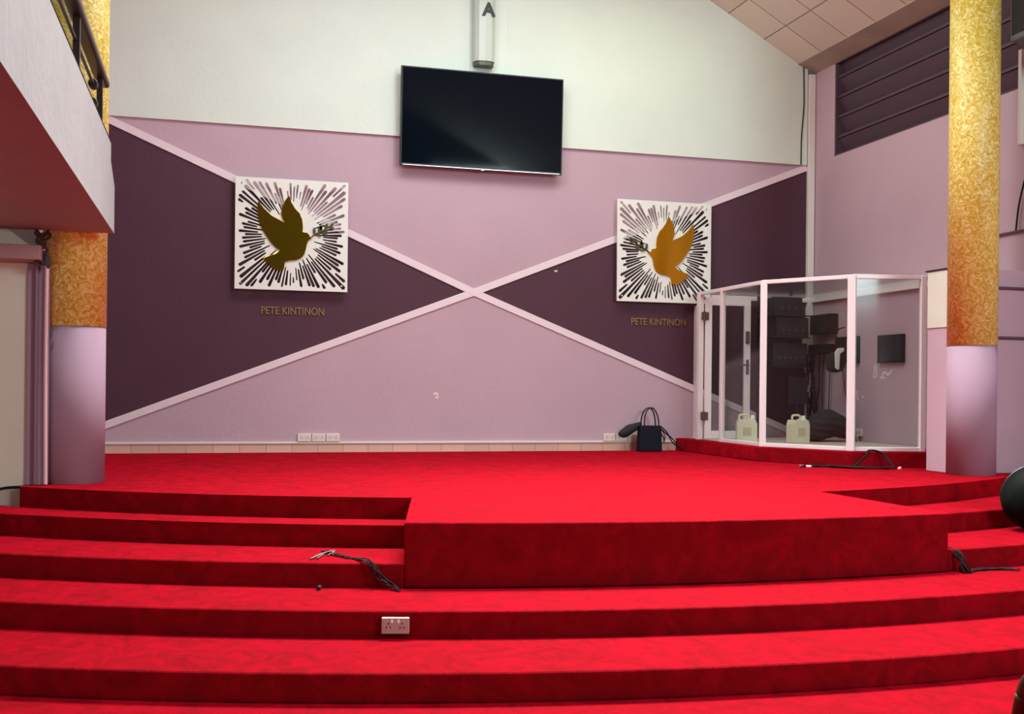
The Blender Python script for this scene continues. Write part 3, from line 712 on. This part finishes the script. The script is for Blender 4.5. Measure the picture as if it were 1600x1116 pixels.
# ================================================================== THINGS ON THE STAGE
e = empty('tote_bag', (5.345, 12.87, S), 'navy tote bag with a tall arched handle standing against the back wall', 'bag')
bm = NB(); n = 9
prism(bm, [(-.155, -.07), (.155, -.07), (.155, .07), (-.155, .07)], .0, .33, 'z')
for v in bm.verts:
    if v.co.z > .2: v.co.x *= .93; v.co.y *= .8
link('body', bm, M['navy'], e, bevel=.018)
for y in (-.055, .055):
    bm = NB(); tube(bm, [(-.085, y, .26), (-.09, y, .40), (-.06, y*.8, .51), (0.01, y*.7, .555), (.065, y*.8, .51), (.10, y, .40), (.105, y, .26)], .0095, n=8)
    link('handle', bm, M['dark'], e, smooth=True)
bm = NB(); tube(bm, [(.14, -.06, .28), (.18, -.075, .2), (.17, -.075, .12)], .006); link('strap_end', bm, M['dark'], e)
bm = NB(); bmesh.ops.create_icosphere(bm, subdivisions=3, radius=1)
for v in bm.verts:
    p = v.co.copy(); f = 1+.08*sin(6*p.x+2*p.z)
    v.co = Vector((p.x*.175*f, p.y*.055, p.z*.062*f*(1-.25*p.x)))
o = link('black_umbrella', bm, M['dark2'], smooth=True); o.location = (5.12, 12.95, 1.055); o.rotation_euler = (0, rad(-28), 0)
tag(o, 'black rolled cloth bundle resting on the sockets beside the navy tote', 'bundle'); o.name = 'cloth_bundle'
bm = NB()
for k in range(2):
    tube(bm, [(5.50, 12.90, 1.10-.02*k), (5.58, 12.88, 1.03-.03*k), (5.66, 12.88, .90+.04*k), (5.74, 12.86, .83+.02*k), (5.79, 12.80, S+.012)], .008, n=6)
tube(bm, [(5.50, 12.90, 1.02), (5.545, 12.88, .95), (5.55, 12.88, .90)], .008, n=6)
tag(link('loose_cable', bm, M['cable']), 'loose dark cables trailing from the tote bag to the booth plinth', 'cable')

def tangle(name, pts, seed, n, r, spread, label, m='cable', k=5):
    bm = NB(); rd = random.Random(seed)
    for j in range(n):
        P = [(p[0]+rd.uniform(-1, 1)*spread, p[1]+rd.uniform(-1, 1)*spread, p[2]+abs(rd.uniform(0, 1))*spread*.35+r) for p in pts]
        tube(bm, P, r, n=6, k=k)
    o = tag(link(name, bm, M[m], smooth=True), label, 'cable'); o['kind'] = 'stuff'; return o
def fz(x, y):            # walking surface height
    if y >= arc(1, x): return S
    inpod = PL[0] < x < PR[0]
    if inpod and y >= arc(3, x): return S-.05*(1-(y-arc(3, x))/(arc(1, x)-arc(3, x)))
    for k in (2, 3, 4, 5):
        if y >= arc(k, x): return S-RS*(k-1)
    return 0
# in front of the booth plinth
P = [(5.98, 10.22), (6.12, 10.25), (6.26, 10.13), (6.42, 9.94), (6.55, 9.90), (6.66, 9.86), (6.74, 9.84)]
tangle('cable_heap', [(x-.06, y-.16, S) for x, y in P], 3, 12, .007, .04, 'dark cables heaped on the carpet along the front of the booth plinth')
tangle('plinth_cable', [(6.40, 9.94, S), (6.50, 9.90, S+.10), (6.58, 9.92, bz+.01), (6.70, 9.88, bz-.02), (6.74, 9.78, S+.04), (6.72, 9.72, S)], 9, 3, .009, .012, 'dark cables looping over the plinth edge below the thick booth post')
def plug(x, y, z, rz, label, m='silver'):
    e = empty('cable_plug', (x, y, z), label, 'plug', None, rad(rz))
    link('shell', cyl(NB(), (-.025, 0, .014), (.025, 0, .014), .013, n=14), M[m], e, bevel=.003)
    link('collar', cyl(NB(), (.025, 0, .014), (.04, 0, .014), .009, n=12), M['dark'], e)
plug(5.88, 10.08, S, 20, 'silver cable plug at the left end of the dark cable heap')
plug(5.92, 10.00, S, -35, 'silver cable plug lying just below its twin by the plinth', 'scuff')
plug(6.76, 9.66, S, 40, 'pale cable plug at the right end of the cables by the plinth', 'scuff')
# tangle on the left steps
def drape(px, level_pts):
    return level_pts
x0 = .74
Pl = [(.72, 7.28, 2), (.78, 7.12, 2), (.84, 7.0, 2), (.90, 6.93, 2)]
pts = [(x, y, fz(x, y)) for x, y, _ in Pl]
ye = arc(3, .95)
pts += [(.95, ye-.02, fz(.9, ye+.05)), (1.0, ye-.05, S-2*RS-.09), (1.06, arc(3, 1.06)-.08, S-3*RS+.02), (1.10, arc(3, 1.1)-.12, S-3*RS)]
tangle('cable_tangle', pts, 21, 6, .0042, .03, 'dark cable tangle drooping over the step edge left of the centre block')
tangle('cable_loop', [(.62, 7.0, fz(.62, 7.05)), (.70, 7.18, fz(.7, 7.2)), (.76, 7.26, fz(.76, 7.26)), (.74, 7.1, fz(.74, 7.1))], 4, 3, .005, .03, 'small dark loop of cable on the left side step', 'cablegrey')
plug(.64, arc(3, .64)-.09, S-3*RS, 70, 'small dark plug on the long step below the cable tangle', 'dark')
# tangle on the right
pts = [(5.02, arc(3, 5.02)+.12, S-2*RS), (5.06, arc(3, 5.05)-.02, S-2*RS-.04), (5.07, arc(3, 5.07)-.10, S-3*RS), (5.16, arc(3, 5.16)-.07, S-3*RS), (5.30, arc(3, 5.3)-.06, S-3*RS), (5.45, arc(3, 5.45)-.10, S-3*RS), (5.5, arc(3, 5.5)-.18, S-3*RS)]
tangle('cable_tangle', pts, 8, 8, .005, .03, 'thin dark cables on the long step right of the centre block')

# bean bag at the right edge
e = empty('bean_bag', (6.35, 7.27, S-2*RS), 'dark green rounded bean bag on the side step at the right edge', 'bean bag')
bm = NB(); bmesh.ops.create_icosphere(bm, subdivisions=4, radius=1)
for v in bm.verts:
    p = v.co.copy(); a = atan2(p.y, p.x); f = 1+.03*cos(6*a)*(1-abs(p.z))+.02*sin(4*p.z+3*a)
    v.co = Vector((p.x*.27*f, p.y*.27*f, .265+p.z*.265)); v.co.z = max(0, v.co.z)
link('body', bm, M['green'], e, smooth=True)
bm = NB()
for k in range(6):
    a = rad(60*k+30); tube(bm, [(.27*sin(rad(t))*cos(a)*.98, .27*sin(rad(t))*sin(a)*.98, .265+.265*cos(rad(t))) for t in range(8, 150, 14)], .006, n=6, k=3)
link('piping', bm, M['dark'], e)
bm = NB(); lathe(bm, [(.05, .525), (.045, .54), (.02, .545)], 16); link('top_button', bm, M['dark'], e)

# wooden chair cut off by the right bottom edge
e = empty('wooden_chair', (2.30, 2.36, 0), 'brown wooden chair with a dark padded back cut off at the bottom right corner', 'chair', None, rad(-40))
bm = NB()
def chairleg(P, r): return tube(NB(), P, r, n=10)
cw = .23
for s in (-1, 1): 
    link('rear_leg', chairleg([(s*(cw+.05), -.02, 0), (s*(cw+.01), .0, .25), (s*cw, .01, .46), (s*(cw+.0), -.015, .60), (s*(cw-.02), -.05, .76)], .020), M['wood'], e, smooth=True)
    link('front_leg', chairleg([(s*(cw+.01), .42, 0), (s*cw, .41, .25), (s*cw, .40, .45)], .018), M['wood'], e, smooth=True)
bm = NB(); tube(bm, [(-cw+.02, -.05, .76), (-cw+.06, -.058, .825), (0, -.062, .85), (cw-.06, -.058, .825), (cw-.02, -.05, .76)], .020, n=10); link('top_rail', bm, M['wood'], e, smooth=True)
bm = NB(); prism(bm, [(-cw+.02, .68), (cw-.02, .68), (cw-.035, .78), (cw-.08, .83), (0, .845), (-cw+.08, .83), (-cw+.035, .78)], -.075, -.03, 'y'); link('back_pad', bm, M['dark'], e, bevel=.015)
link('seat', box(NB(), -cw-.01, cw+.01, -.0, .44, .43, .49), M['dark'], e, bevel=.02)
for a in ((-cw+.02, cw-.02, .0, .025), (-cw+.02, cw-.02, .39, .415), (-cw, -cw+.02, .02, .39), (cw-.02, cw, .02, .39)): link('seat_rail', box(NB(), *a, .38, .43), M['wood'], e)
